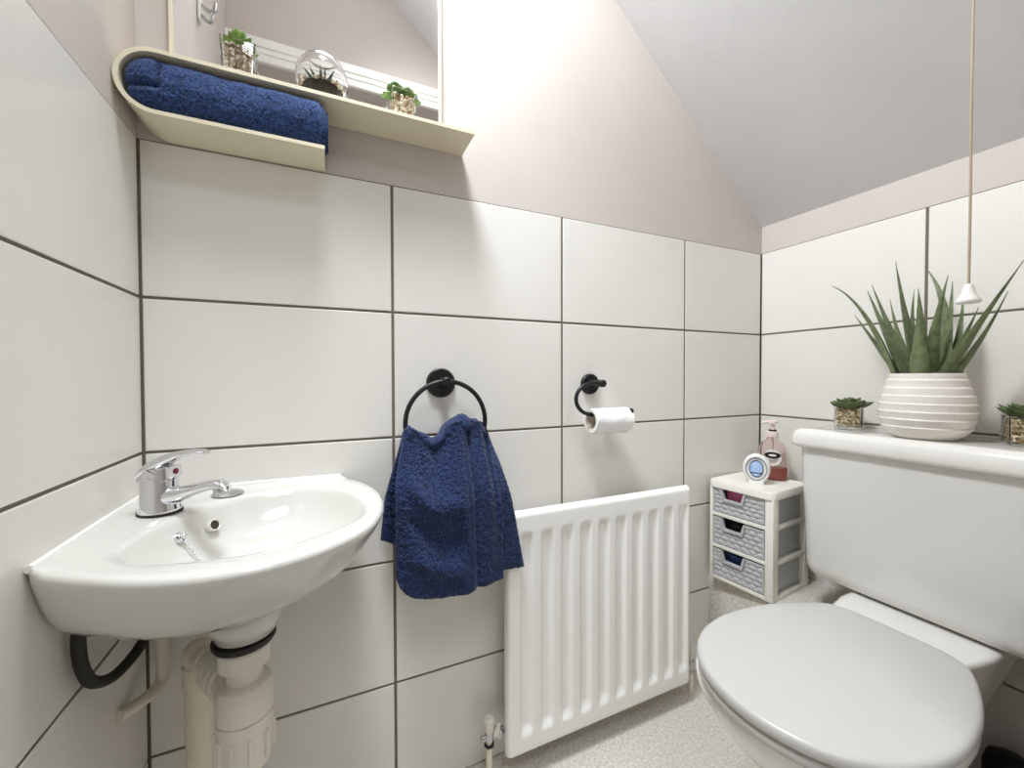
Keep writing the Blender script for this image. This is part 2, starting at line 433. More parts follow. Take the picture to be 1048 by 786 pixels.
mb.build('pipe', M_paintpipe, sp_)
mb = MB(); mb.lathe([(.009, .447), (.011, .449), (.011, .47), (.009, .472)], (.030, -.032, 0), 24); mb.build('pipe_joint', M_paintpipe, sp_)
mb = MB(); mb.lathe([(.011, .0), (.014, .002), (.014, .022), (.011, .024)], (.032, -.034, .535), 8); mb.build('tap_connector', M_chrome_d, sp_)

# ------------------------------------------------------------------ wall shelf (a strip folded into a lying U)
SY = -.084
def ushape(r0):   # centre line
    pts = [(.536, 1.331)]
    zc = (1.331+1.243)/2; r = (1.331-1.243)/2; cx = .0045+r
    for k in range(25):
        a = pi/2+pi*k/24; pts.append((cx+r*cos(a), zc+r*sin(a)))
    pts.append((.271, 1.243)); return pts
pts = ushape(0); th = .0030; up_, dn_ = [], []
for i, (x, z) in enumerate(pts):
    a = pts[max(i-1, 0)]; b = pts[min(i+1, len(pts)-1)]
    tx, tz = b[0]-a[0], b[1]-a[1]; l = hypot(tx, tz); nx, nz = -tz/l, tx/l
    up_.append((x+nx*th, z+nz*th)); dn_.append((x-nx*th, z-nz*th))
mb = MB()
prof = [[(a[0], SY, a[1]), (b[0], SY, b[1]), (b[0], -.0005, b[1]), (a[0], -.0005, a[1])] for a, b in zip(up_, dn_)]
mb.rings(prof)
tag(mb.build('wall_shelf', M_shelf, sharp=40), 'cream U-shaped metal shelf fixed below the mirror', 'shelf')

# ------------------------------------------------------------------ mirror
MX0, MX1, MZ0, MZ1 = .046, .489, 1.336, 1.96
mir = thing('mirror', ((MX0+MX1)/2, -.006, MZ0), 'rectangular wall mirror in a thin cream frame', 'mirror')
mb = MB(); mb.box(MX0+.004, MX1-.004, -.0095, -.003, MZ0+.004, MZ1-.004); mb.build('mirror_glass', M_mirror, mir)
mb = MB(); fw = .0048
for b in ((MX0, MX0+fw, MZ0, MZ1), (MX1-fw, MX1, MZ0, MZ1)): mb.box(b[0], b[1], -.013, -.001, b[2], b[3])
mb.box(MX0+fw, MX1-fw, -.013, -.001, MZ0, MZ0+fw); mb.box(MX0+fw, MX1-fw, -.013, -.001, MZ1-fw, MZ1)
mb.build('mirror_frame', M_shelf, mir, merge=False)

# ------------------------------------------------------------------ rolled towel inside the shelf
def fbm(p, s): return noise.noise(V(p)*s)
mb = MB(); P = []
X0, X1 = .0130, .266; NX, NA = 190, 150; cz = 1.2868; cy = -.048
for i in range(NX+1):
    t = i/NX; x = lerp(X0, X1, t); row = []
    e = min(1, sqrt(max(0, 1-(1-min(t/.12, 1))**2))) ; e2 = min(1, sqrt(max(0, 1-(1-min((1-t)/.05, 1))**2)))
    hz = .0395*(.52+.48*e)*(.86+.14*e2); hy = .042*(.70+.30*e)*(.92+.08*e2)
    for k in range(NA):
        a = 2*pi*k/NA; ca, sa = cos(a), sin(a)
        pw = .75
        yy = hy*math.copysign(abs(ca)**pw, ca); zz = hz*math.copysign(abs(sa)**pw, sa)
        d = .0016*fbm((x, yy, zz), 300)+.0022*fbm((x+3, yy, zz), 40)+.001*fbm((x, yy+7, zz), 600)
        # the loose front layer: a seam spiralling along the front
        if ca < 0:
            seam = -.010-.006*t
            d -= .0016*math.exp(-((zz-seam)/.006)**2)*smooth(.0, .08, t)*(1-.55*t)
            d += .0022*fbm((x*.6, yy, zz+11), 28)
            # folded-over end at the left
            d -= .0085*math.exp(-((x-.0505-.10*(zz-.006))/.0042)**2)*smooth(-.014, -.004, zz)*(1-smooth(.024, .036, zz))
            d -= .0075*math.exp(-((zz+.010-(x-.02)*.12)/.004)**2)*(1-smooth(.045, .065, x))
        n_ = V((0, ca, sa))
        row.append((x+.0015*fbm((yy, zz, x), 200), cy+yy+n_.y*d, cz+zz+n_.z*d))
    P.append(row)
mb.rings(P, True, True)
rt = thing('rolled_towel', (.145, cy, 1.2455), 'navy blue towel rolled up inside the cream shelf', 'towel')
mb.build('towel_roll', M_towel_roll, rt, sharp=180)
mb = MB()   # layered flap at the right end
for q in range(3):
    P = []; NA2 = 40
    for i in range(7):
        x = .2645+.0065*q*.55+.0048*sin(pi*i/6)
        sc_ = (1-.10*q)*(.93+.05*sin(pi*i/6))
        row = []
        for k in range(NA2):
            a = 2*pi*k/NA2; ca, sa = cos(a), sin(a)
            row.append((x+(i-3)*.0007+.0012*fbm((ca*.05, sa*.05, q), 60), cy+.0385*sc_*math.copysign(abs(ca)**.75, ca), cz-.001+.037*sc_*math.copysign(abs(sa)**.75, sa)))
        P.append(row)
    mb.rings(P, True, True)
mb.build('towel_fold', M_towel_roll, rt, sharp=180)

# ------------------------------------------------------------------ towel ring and hanging towel
RC = V((.488, -.045, .768)); RR = .0815
ring = thing('towel_ring', (.487, 0, .846), 'matt black towel ring on the wall holding a navy towel', 'towel ring')
mb = MB(); mb.lathe([(.0305, 0), (.0305, .005), (.028, .0085), (.0255, .0085), (.0255, .0075), (.001, .0075)], (.487, 0, .846), 44, 0, (0, -1, 0)); mb.build('mounting_plate', M_black, ring)
mb = MB(); mb.cyl((.487, -.005, .849), (.487, -.056, .849), .0088, bev=.002); mb.build('post', M_black, ring)
mb = MB(); mb.tube([RC+V((RR*sin(2*pi*k/72), 0, RR*cos(2*pi*k/72))) for k in range(72)], .0047, 14, closed=True); mb.build('ring', M_black, ring)

def towel_piece(top, bot, left, right, ytop, ybot, fold, NS, NT, th):
    """closed cloth slab: returns front and back grids"""
    F, B = [], []
    for i in range(NT+1):
        t = i/NT; fr, bk = [], []
        for j in range(NS+1):
            s = j/NS
            zt = interp(top, s); zb = interp(bot, s); xl = interp(left, t); xr = interp(right, t)
            x = lerp(xl, xr, s); z = lerp(zt, zb, t)
            y = lerp(ytop, ybot, smooth(0, .5, t))+fold(s, t)
            nz = .0022*fbm((x, y, z), 330)+.0018*fbm((x, 2, z), 120)+.0008*fbm((x, 5, z), 700)
            ed = min(s, 1-s, 1-t)*40; q = sqrt(min(1, ed)) if ed < 1 else 1
            fr.append((x, y-th*.5*q-.0002+nz, z)); bk.append((x, y+th*.5*q+.0002+nz*.6, z))
        F.append(fr); B.append(bk)
    return F, B
def slab(mb, F, B, mi=0):
    h = len(F); w = len(F[0]); o = [p for r in F for p in r]+[p for r in B for p in r]; N = h*w
    fs = []
    for i in range(h-1):
        for j in range(w-1):
            a = i*w+j; fs.append((a, a+1, a+w+1, a+w)); fs.append((N+a, N+a+w, N+a+w+1, N+a+1))
    for j in range(w-1):
        fs.append((j, N+j, N+j+1, j+1)); a = (h-1)*w+j; fs.append((a, a+1, N+a+1, N+a))
    for i in range(h-1):
        a = i*w; fs.append((a, a+w, N+a+w, N+a)); a = i*w+w-1; fs.append((a, N+a, N+a+w, a+w))
    mb.add(o, fs, mi)
tw = thing('hand_towel', (.49, -.05, .43), 'navy blue hand towel draped through the black wall ring', 'towel')
# front flap
TOPZ = [(0, .757), (.06, .762), (.14, .757), (.24, .745), (.32, .737), (.40, .742), (.48, .760), (.58, .772), (.72, .774), (.86, .768), (.95, .752), (1, .735)]
F_L = [(0, .400), (.1, .396), (.35, .380), (.7, .379), (1, .379)]
F_R = [(0, .572), (.12, .577), (.5, .587), (.75, .588), (1, .589)]
F_B = [(0, .500), (.03, .482), (.08, .468), (.16, .457), (.27, .450), (.40, .446), (.6, .448), (.8, .451), (1, .454)]
def gau(x, w): return math.exp(-(x/w)**2)
def f_front(s, t):
    r = -.007*sin(pi*s)*(.3+.7*t)
    r += .012*gau(s-.36-.05*t, .085)*(1-smooth(.0, .40, t))                       # hollow under the dip in the top edge
    r -= .010*gau(s-.60-.02*t, .06)*(1-.5*smooth(.3, 1., t))                       # ridge beside the crease
    r += .012*gau(s-.725-.01*t, .030)*(1-.25*t)                                    # crease
    r -= .012*gau(s-.84, .065)*(1-.7*smooth(.1, .9, t))
    r += .008*gau(s-.925, .03)*(1-smooth(.2, .9, t))
    u = t-.30-.30*s; r -= .011*gau(u, .07)*smooth(.05, .2, s)*(1-smooth(.52, .66, s))      # soft diagonal drag folds
    u = t-.50-.35*s; r += .010*gau(u, .07)*smooth(.05, .2, s)*(1-smooth(.52, .66, s))
    u = t-.72-.25*s; r -= .009*gau(u, .06)*smooth(.05, .25, s)*(1-smooth(.5, .66, s))
    r += .0035*sin(11*s+4*t)*t
    return r
F, B = towel_piece(TOPZ, F_B, F_L, F_R, -.058, -.098, f_front, 170, 230, .010)
mb = MB(); slab(mb, F, B)
mb.build('front_flap', M_towel, tw, sharp=180)
# back flap: its left edge hangs against the wall, its right edge falls in front of the radiator
def f_back(s, t): return .004*sin(8*s)*t-.060*smooth(.5, .78, s)*smooth(0, .5, t)
B_T = [(0, .748), (.10, .758), (.30, .735), (.42, .742), (.55, .760), (.75, .771), (.92, .765), (1, .745)]
B_B = [(0, .545), (.08, .532), (.5, .490), (.80, .466), (1, .461)]
F, B = towel_piece(B_T, B_B, [(0, .402), (.2, .392), (.6, .370), (1, .361)], [(0, .578), (.2, .596), (.6, .620), (1, .642)], -.036, -.026, f_back, 120, 160, .009)
mb = MB(); slab(mb, F, B); mb.build('back_flap', M_towel, tw, sharp=180)
# the cloth gathered over the lower arc of the ring
mb = MB(); rs = []
for i in range(121):
    s = i/120; x = lerp(.400, .573, s); z = interp(TOPZ, s)
    r = .0125+.006*gau(s-.66, .14)+.002*sin(30*s); q = min(1, sqrt(max(.02, min(s, 1-s)*16)))
    rs.append([(x+.001*fbm((x, k, 0), 90), -.047+(r+.006)*q*cos(2*pi*k/48)+.0014*fbm((x, cos(2*pi*k/48)*.02, sin(2*pi*k/48)*.02), 260), z-.010+r*q*sin(2*pi*k/48)+.0018*fbm((x, cos(2*pi*k/48)*.02, 3+sin(2*pi*k/48)*.02), 200)) for k in range(48)])
mb.rings(rs); mb.build('gathered_top', M_towel, tw, sharp=180)
# woven border running down beside the crease
mb = MB(); FB, BB = [], []
for i in range(121):
    t = .02+.960*i/120; fr = []; bk = []
    for j in range(7):
        s = .655+.040*j/6
        x = lerp(interp(F_L, t), interp(F_R, t), s)
        y = lerp(-.058, -.098, smooth(0, .5, t))+f_front(s, t)-.0058; z = lerp(interp(TOPZ, s), interp(F_B, s), t)
        fr.append((x, y-.0006, z)); bk.append((x, y+.003, z))
    FB.append(fr); BB.append(bk)
slab(mb, FB, BB); mb.build('woven_border', M_hem, tw, sharp=180)

# ------------------------------------------------------------------ toilet roll holder and roll
hx, hz = .862, .840
hold = thing('toilet_roll_holder', (hx, 0, hz), 'matt black wall holder with an open hook arm for the toilet roll', 'toilet roll holder')
mb = MB(); mb.lathe([(.0255, 0), (.0255, .006), (.0235, .009), (.021, .009), (.021, .0075), (.001, .0075)], (hx, 0, hz), 40, 0, (0, -1, 0)); mb.build('mounting_plate', M_black, hold)
mb = MB(); mb.cyl((hx, -.004, hz+.002), (hx, -.060, hz+.002), .0088, bev=.002); mb.build('post', M_black, hold)
ay = -.048
arc = [(hx-.004, ay, hz+.003), (.850, ay, hz+.003)]+[(.838+.046*cos(a), ay, hz-.0340+.0370*sin(a)) for a in [radians(95+i*13) for i in range(14)]]
arc += [(.845, ay, .7690), (.89, ay, .7700), (.930, ay, .772), (.9525, ay, .774)]
mb = MB(); mb.tube(arc, .0046, 14); mb.blob((.9535, ay, .774), (.0062, .0062, .0062), 14, 10)
mb.build('hook_arm', M_black, hold)
roll = thing('toilet_roll', (.885, ay, .757), 'nearly empty white toilet roll hanging on the black holder', 'toilet roll')
rz = .7700-.0195+.0045
def hollow(mb, xa, xb, r, ri, c, n=40):
    rs = [[(x, c[0]+rr*cos(2*pi*k/n), c[1]+rr*sin(2*pi*k/n)) for k in range(n)] for x, rr in ((xa, ri), (xa, r), (xb, r), (xb, ri), (xa, ri))]
    mb.rings(rs, False, False)
mb = MB(); hollow(mb, .833, .934, .0212, .0196, (ay, rz)); mb.build('card_core', M_card, roll, sharp=40)
mb = MB(); hollow(mb, .832, .935, .0282, .0214, (ay, rz)); mb.build('paper', M_paper, roll, sharp=40)
mb = MB(); P = []
for i in range(22):
    a = radians(60+i*5.6) if i < 20 else None
    if a is not None: y, z = ay-.0293*sin(a)+0, rz+.0293*cos(a)
    row0 = []
    if a is None: y -= .0003; z -= .002
    P.append([(lerp(.836, .9385, j/10)+.0008*sin(i), y-.0006*sin(j*1.1+i*.4), z) for j in range(11)])
for t in (1,):
    B = [[(p[0], p[1]+.0006, p[2]+.0004) for p in r] for r in P]
slab(mb, P, B); mb.build('loose_sheet', M_paper, roll, sharp=60)

# ------------------------------------------------------------------ radiator
RX0, RX1, RZ0, RZ1 = .607, 1.126, .056, .573
rad = thing('radiator', ((RX0+RX1)/2, -.05, RZ0), 'white panel radiator with vertical flutes below the towel', 'radiator')
mb = MB(); NXr, NZr = 300, 120
fl = [.650+.0497*k for k in range(10)]
def rdepth(x, z):
    d = 0
    zi = smooth(RZ0+.036, RZ0+.060, z)*(1-smooth(RZ1-.062, RZ1-.040, z))
    for c in fl:
        u = abs(x-c); 
        if u < .022: d = max(d, 1-smooth(.0075, .0175, u))
    ex = min(x-RX0, RX1-x); ez = min(z-RZ0, RZ1-z)
    edge = 0
    for e in (ex, ez):
        if e < .010: edge += .010*(1-sqrt(max(0, 1-(1-e/.010)**2)))
    return .0095*d*zi+edge
P = []
def nonlin(n, a, b):
    return [a+(b-a)*i/n for i in range(n+1)]
xs = [RX0+.0002, RX0+.0008, RX0+.002, RX0+.004, RX0+.007]+nonlin(NXr, RX0+.01, RX1-.01)+[RX1-.007, RX1-.004, RX1-.002, RX1-.0008, RX1-.0002]
zs = [RZ0+.0002, RZ0+.0008, RZ0+.002, RZ0+.004, RZ0+.007]+nonlin(NZr, RZ0+.01, RZ1-.01)+[RZ1-.007, RZ1-.004, RZ1-.002, RZ1-.0008, RZ1-.0002]
for z in zs: P.append([(x, -.078+rdepth(x, z), z) for x in xs])
B = [[(p[0], -.058, p[2]) for p in r] for r in P]
slab(mb, P, B); mb.build('front_panel', M_rad, rad, sharp=60)
mb = MB(); mb.box(RX0+.006, RX1-.006, -.0575, -.040, RZ0+.006, RZ1-.012); mb.build('back_panel', M_rad, rad, bevel=.003)
for bx in (.70, 1.03):
    mb = MB(); mb.box(bx-.012, bx+.012, -.040, -.0005, RZ0+.06, RZ0+.10); mb.build('wall_bracket', M_rad, rad)
# valves at both ends
def valve(x, zb, ztop, y, side, label, capr):
    v = thing('radiator_valve', (x, y, 0), label, 'valve', 'radiator valves')
    mb = MB(); mb.lathe([(capr*.78, ztop-.040), (capr*.95, ztop-.022), (capr*1.08, ztop-.013), (capr*1.06, ztop-.004), (capr*.7, ztop)], (x, y, 0), 28); mb.build('valve_cap', M_plastic, v)
    mb = MB(); mb.lathe([(.0075, zb-.008), (.0095, zb-.006), (.0095, zb+.012), (.008, ztop-.040)], (x, y, 0), 20)
    mb.cyl((x, y, zb+.004), (x+side*.034, y, zb+.004), .0075); mb.build('valve_body', M_chrome_d, v)
    mb = MB(); mb.lathe([(.0115, zb+.0), (.0115, zb+.004)], (x, y, -.018), 6); mb.build('lower_nut', M_black if side > 0 else M_chrome_d, v)
    mb = MB(); mb.lathe([(.0085, .0), (.0125, .002), (.0125, .013), (.0085, .015)], (x+side*.012, y, zb+.004), 6, 0, (side, 0, 0)); mb.build('union_nut', M_chrome_d, v)
    mb = MB(); mb.cyl((x, y, 0), (x, y, zb-.008), .0065); mb.build('tail_pipe', M_paintpipe, v)
    return v
v = valve(.577, .093, .135, -.043, 1, 'white capped radiator valve at the left end of the radiator', .0105)
mb = MB(); mb.tube([(.590, -.047, .095), (.594, -.050, .108), (.597, -.050, .119)], [.007, .006, .003], 10); mb.build('cap_clip', M_plastic, v)
mb = MB(); mb.cyl((.577, -.043, .093), (.558, -.043, .093), .006, bev=.001); mb.build('side_plug', M_chrome_d, v)
valve(1.163, .075, .125, -.045, -1, 'slim white radiator valve at the right end beside the toilet', .007)

# ------------------------------------------------------------------ toilet
wc = thing('toilet', (1.15, -.455, 0), 'white close-coupled toilet with closed lid against the right wall', 'toilet')
YC = -.462
half = [(.788, 0), (.793, .040), (.810, .082), (.840, .117), (.882, .143), (.933, .157), (.985, .160), (1.045, .154), (1.10, .139), (1.150, .119), (1.181, .100), (1.196, .070), (1.199, .03)]
lidpts = [(x, YC+h, 0) for x, h in half]+[(x, YC-h, 0) for x, h in half[:0:-1]]
LO = [(p.x, p.y) for p in catmull(lidpts, 6, True)]
lc = (.985, YC)
def insetpoly(pts, d, c=lc):
    out = []; n = len(pts)
    for i in range(n):
        a, b = pts[i-1], pts[(i+1) % n]; tx, ty = b[0]-a[0], b[1]-a[1]; l = hypot(tx, ty) or 1
        nx, ny = -ty/l, tx/l
        if nx*(c[0]-pts[i][0])+ny*(c[1]-pts[i][1]) < 0: nx, ny = -nx, -ny
        out.append((pts[i][0]+nx*d, pts[i][1]+ny*d))
    return out
def at(pts, z): return [(x, y, z) for x, y in pts]
mb = MB(); mb.rings([at(insetpoly(LO, .012), .388), at(insetpoly(LO, .002), .388), at(insetpoly(LO, .0004), .389), at(LO, .391), at(LO, .3965), at(insetpoly(LO, .0012), .4005), at(insetpoly(LO, .0038), .4032), at(insetpoly(LO, .008), .4045), at(insetpoly(LO, .02), .4052), at(sc(LO, .75, lc), .4058), at(sc(LO, .4, lc), .4064)])
mb.build('lid', M_lidp, wc, sharp=50)
SO = insetpoly(LO, .002)
mb = MB(); mb.rings([at(insetpoly(SO, .01), .3695), at(insetpoly(SO, .001), .3705), at(SO, .373), at(SO, .381), at(insetpoly(SO, .0015), .3845), at(insetpoly(SO, .006), .387)])
mb.build('seat', M_lidp, wc, sharp=50)
for hy in (-.068, .068):
    mb = MB(); mb.cyl((1.193, YC+hy-.016, .386), (1.193, YC+hy+.016, .386), .0105, bev=.002); mb.build('hinge', M_lidp, wc)
# the pan
def pan(x0, x1, hw, hb, yc, n=72, fl=0):
    """oval front from x0, shoulders that draw in behind the seat, then a flare to the block under the cistern"""
    pts = []
    xm = x0+(hw*1.22)
    for k in range(n//2+1):
        a = pi/2*k/(n//2)                                     # 0 at the tip
        pts.append((xm-(xm-x0)*cos(a), hw*sin(a)))
    for k in range(1, 17):
        t = k/16; x = lerp(xm, x1-.03, t)
        pts.append((x, lerp(hw, hb-fl, smooth(.02, .62, t))+fl*smooth(.5, .72, t)))
    pts += [(x1-.012, hb-.001), (x1-.004, hb-.006), (x1, hb-.014)]
    return [(x, yc+h) for x, h in pts]+[(x, yc-h) for x, h in pts[:0:-1]]
rs = [at(pan(.98, 1.36, .090, .062, -.446), 0), at(pan(.975, 1.36, .093, .064, -.446), .012), at(pan(.985, 1.35, .086, .058, -.446), .05), at(pan(.965, 1.355, .090, .058, -.446), .12),
      at(pan(.925, 1.38, .106, .062, -.447), .19), at(pan(.875, 1.42, .127, .078, -.447), .25), at(pan(.836, 1.455, .142, .092, -.445, fl=.004), .295), at(pan(.812, 1.485, .150, .103, -.441, fl=.010), .33), at(pan(.803, 1.49, .153, .112, -.437, fl=.014), .350), at(pan(.803, 1.49, .153, .116, -.436, fl=.016), .360), at(pan(.806, 1.488, .150, .1145, -.436, fl=.016), .366), at(pan(.812, 1.482, .144, .109, -.436, fl=.016), .369), at(pan(.82, 1.47, .135, .100, -.436, fl=.014), .3697)]
mb = MB(); mb.rings(rs); mb.build('pan', M_ceramic, wc, sharp=50)
# cistern body
def cis(x0, y0, y1, r, z): return [(x, y, z) for x, y in rrect(x0, 1.503, y0, y1, r)]
rs = [cis(1.372, -.615, -.268, .02, .3705), cis(1.352, -.636, -.247, .025, .3725), cis(1.340, -.648, -.235, .03, .379), cis(1.334, -.654, -.229, .03, .390), cis(1.332, -.657, -.226, .03, .405), cis(1.325, -.665, -.217, .028, .690)]
mb = MB(); mb.rings(rs); mb.build('cistern', M_ceramic2, wc, sharp=60)
def cl(x0, y0, y1, z): return [(x, y, z) for x, y in rrect(x0, 1.505, y0, y1, .022)]
rs = [cl(1.318, -.671, -.211, .687), cl(1.3125, -.6765, -.2055, .690), cl(1.311, -.678, -.204, .697), cl(1.312, -.677, -.205, .715), cl(1.316, -.673, -.209, .7245), cl(1.323, -.666, -.216, .7295), cl(1.334, -.655, -.227, .7310)]
mb = MB(); mb.rings(rs); mb.build('cistern_lid', M_ceramic, wc, sharp=60)
# black item on the floor beyond the pan
mb = MB(); bx, by = 1.455, -.535
mb.lathe([(.03, 0), (.034, .004), (.036, .06), (.036, .105), (.031, .122), (.020, .130), (.008, .134)], (bx, by, 0), 36)
tag(mb.build('toilet_brush_pot', M_dark), 'black rounded pot on the floor behind the toilet pan', 'toilet brush')

# ------------------------------------------------------------------ drawer tower
TA = radians(6); OR = V((1.2605, -.0225, .2882)); TWd, TD, TH = .170, .180, .279
ex = V((sin(TA), -cos(TA), 0)); ey = V((cos(TA), sin(TA), 0))
TM = Matrix(((ex.x, ey.x, 0, OR.x), (ex.y, ey.y, 0, OR.y), (0, 0, 1, OR.z), (0, 0, 0, 1)))
dt = thing('drawer_tower', OR+ex*TWd/2+ey*TD/2, 'white plastic three-drawer tower with grey woven fronts on the ledge', 'drawers')
class TB(MB):
    def build(s, *a, **k):
        s.v = [tuple(TM @ V(v)) for v in s.v]; return MB.build(s, *a, **k)
lev = [.0, .0895, .179]     # bottom of each shelf rail
hgt = .0895
mb = TB()
pw = .014
def post(xa, xb, ya, yb): mb.box(xa, xb, ya, yb, .0, .262)
post(0, .009, 0, .020); post(TWd-.020, TWd, 0, .026); post(0, .009, TD-.02, TD); post(TWd-.016, TWd, TD-.02, TD)
for z in lev:
    mb.box(.004, TWd-.004, .001, .012, z, z+.0105); mb.box(.002, .008, .01, TD-.01, z, z+.0105); mb.box(TWd-.012, TWd-.001, .01, TD-.01, z, z+.0105)
    mb.box(.006, TWd-.008, .010, TD-.005, z+.001, z+.0035)
mb.build('frame', M_dframe, dt, bevel=.0016, bseg=2, merge=False)
mb = TB()
def tr_(i, r=.016): return rrect(-.003+i, TWd+.003-i, -.004+i, TD+.002-i, r)
rs = [at(tr_(.003), .258), at(tr_(0), .2595), at(tr_(0), .276), at(tr_(.0015), .279), at(tr_(.006), .2795), at(tr_(.0095), .2775), at(tr_(.02), .2765)]
mb.rings(rs); mb.build('top_tray', M_dframe, dt, sharp=40)
DX0, DX1 = .0105, TWd-.0215
for q, z0 in enumerate(lev):
    za, zb = z0+.0125, z0+hgt-.0035
    if q == 2: zb = z0+.078
    dr = thing('drawer', (0, 0, 0), '', '')
    for kk in ('label', 'category'): del dr[kk]
    dr.parent = dt; dr.location = TM @ V(((DX0+DX1)/2, .01, za))-dt.location
    # woven front with the cut-out for the hand
    cx = lerp(DX0, DX1, .40); cw0, cw1, ch = .0305, .0225, .0265
    mb = TB(); P = []
    nx_, nz_ = 120, 60
    rowh = (zb-za-.004)/5.5
    for i in range(nz_+1):
        z = lerp(za, zb, i/nz_); r_ = []
        for j in range(nx_+1):
            x = lerp(DX0, DX1, j/nx_)
            rr = int((z-za)/rowh); ph = (x/.0215+(rr % 2)*.5) % 1; pv = ((z-za)/rowh) % 1
            wv = .0034*sqrt(max(0, 1-(2*ph-1)**2))*sqrt(max(0, 1-(2*pv-1)**2))
            bord = min(x-DX0, DX1-x, z-za, zb-z)
            if bord < .0045: wv = .0030
            r_.append((x, .004-wv, z))
        P.append(r_)
    N = len(P[0]); vs = [p for r in P for p in r]; fs = []
    for i in range(nz_):
        for j in range(nx_):
            x = lerp(DX0, DX1, (j+.5)/nx_); z = lerp(za, zb, (i+.5)/nz_)
            dz = zb-z; hwid = lerp(cw0, cw1, dz/ch)
            if dz < ch and abs(x-cx) < hwid: continue
            a = i*N+j; fs.append((a, a+1, a+N+1, a+N))
    mb.add(vs, fs); mb.add([(DX0, .004, za), (DX1, .004, za), (DX1, .012, za), (DX0, .012, za)], [(0, 1, 2, 3)])
    fo = mb.build('woven_front', M_dgrey, dr, sharp=30)
    so = fo.modifiers.new('thick', 'SOLIDIFY'); so.thickness = .002; so.offset = -1
    mb = TB()
    w_ = .0055
    pts = [(cx-cw0-w_, zb), (cx-cw1-w_, zb-ch-w_), (cx+cw1+w_, zb-ch-w_), (cx+cw0+w_, zb)]
    inn = [(cx-cw0, zb), (cx-cw1, zb-ch), (cx+cw1, zb-ch), (cx+cw0, zb)]
    for (a, b, c_, d_) in ((pts[0], pts[1], inn[1], inn[0]), (pts[1], pts[2], inn[2], inn[1]), (pts[2], pts[3], inn[3], inn[2])):
        mb.rings([[(p[0], y, p[1]) for p in (a, b, c_, d_)] for y in (-.003, .007)])
    mb.build('hand_grip_frame', M_dgrey, dr, sharp=30, merge=False)
    mb = TB()
    mb.box(.0125, TWd-.0135, .0085, TD-.008, za-.006, za-.0045); mb.box(.0115, .0130, .0085, TD-.008, za-.006, zb-.008)
    mb.box(TWd-.0145, TWd-.0130, .028, TD-.008, za-.006, zb-.003); mb.box(.0125, TWd-.0135, TD-.0095, TD-.008, za-.006, zb-.008)
    mb.build('drawer_tray', M_dgrey, dr, merge=False)
zz = lev[2]
mb = TB(); mb.box(.036, .122, .022, .055, zz+.010, zz+.0765)
po = mb.build('pink_packet', M_pink, bevel=.003); tag(po, 'pink packet showing through the top drawer opening', 'packet')
mb = TB(); mb.rings([[(x, y, z) for x, y in rrect(.030, .12, .022, .06, .015)] for z in (lev[1]+.010, lev[1]+.074)])
tag(mb.build('black_pouch', M_dark, bevel=.002), 'black pouch inside the middle drawer', 'pouch')
mb = TB(); mb.rings([[(x, y, z) for x, y in rrect(.032, .122, .022, .058, .006)] for z in (lev[0]+.010, lev[0]+.074)])
tag(mb.build('blue_packet', M_blue, bevel=.002), 'dark blue packet inside the bottom drawer', 'packet')

# ------------------------------------------------------------------ air freshener and soap on the tower
TZ = OR.z+.2768
fp = V((1.338, -.106, TZ)); fdir = V((-.84, -.54, 0)).normalized(); fside = V((-fdir.y, fdir.x, 0))
fr = thing('air_freshener', fp, 'white oval air freshener with a blue window on the drawer tower', 'air freshener')
def oval(rw, rh, d, zc, n=48): return [fp+fside*(1.06*rw*cos(2*pi*k/n))+V((0, 0, zc+1.06*rh*sin(2*pi*k/n)))+fdir*d for k in range(n)]
zc = .0415
mb = MB(); mb.rings([oval(.026, .032, -.013, zc), oval(.030, .0365, -.010, zc), oval(.031, .038, 0, zc), oval(.030, .037, .009, zc), oval(.026, .0325, .0125, zc), oval(.022, .0275, .0105, zc)])
MF = Matrix(((fside.x, fdir.x, 0, fp.x), (fside.y, fdir.y, 0, fp.y), (0, 0, 1, fp.z), (0, 0, 0, 1)))
rs = [[MF @ V((x, y, z)) for x, y in rrect(-w, w, -.013, .0125, .006)] for w, z in ((.018, 0), (.020, .002), (.018, .010))]
mb.rings(rs); mb.build('body', M_fresh, fr, sharp=50)
mb = MB(); mb.rings([oval(.0235, .029, .0116, zc), oval(.0235, .029, .0127, zc), oval(.0222, .0276, .0127, zc), oval(.0222, .0276, .0116, zc)], False, False); mb.build('printed_ring', M_navyline, fr)
mb = MB(); mb.rings([oval(.0160, .0215, .0095, zc+.001), oval(.0160, .0215, .0128, zc+.001)]); mb.build('window_rim', M_navyline, fr)
mb = MB(); mb.rings([oval(.0145, .0195, .0120, zc+.001), oval(.0140, .019, .0140, zc+.001), oval(.010, .013, .0150, zc+.001)]); gw = mb.build('gel_window', M_gel, fr)
mb = MB(); q = MF @ Matrix.Translation(V((0, .0145, zc-.010))); mb.box(-.0125, .0125, -.001, .0012, -.0012, .0012, 0, q); mb.build('printed_band', M_navyline, fr)

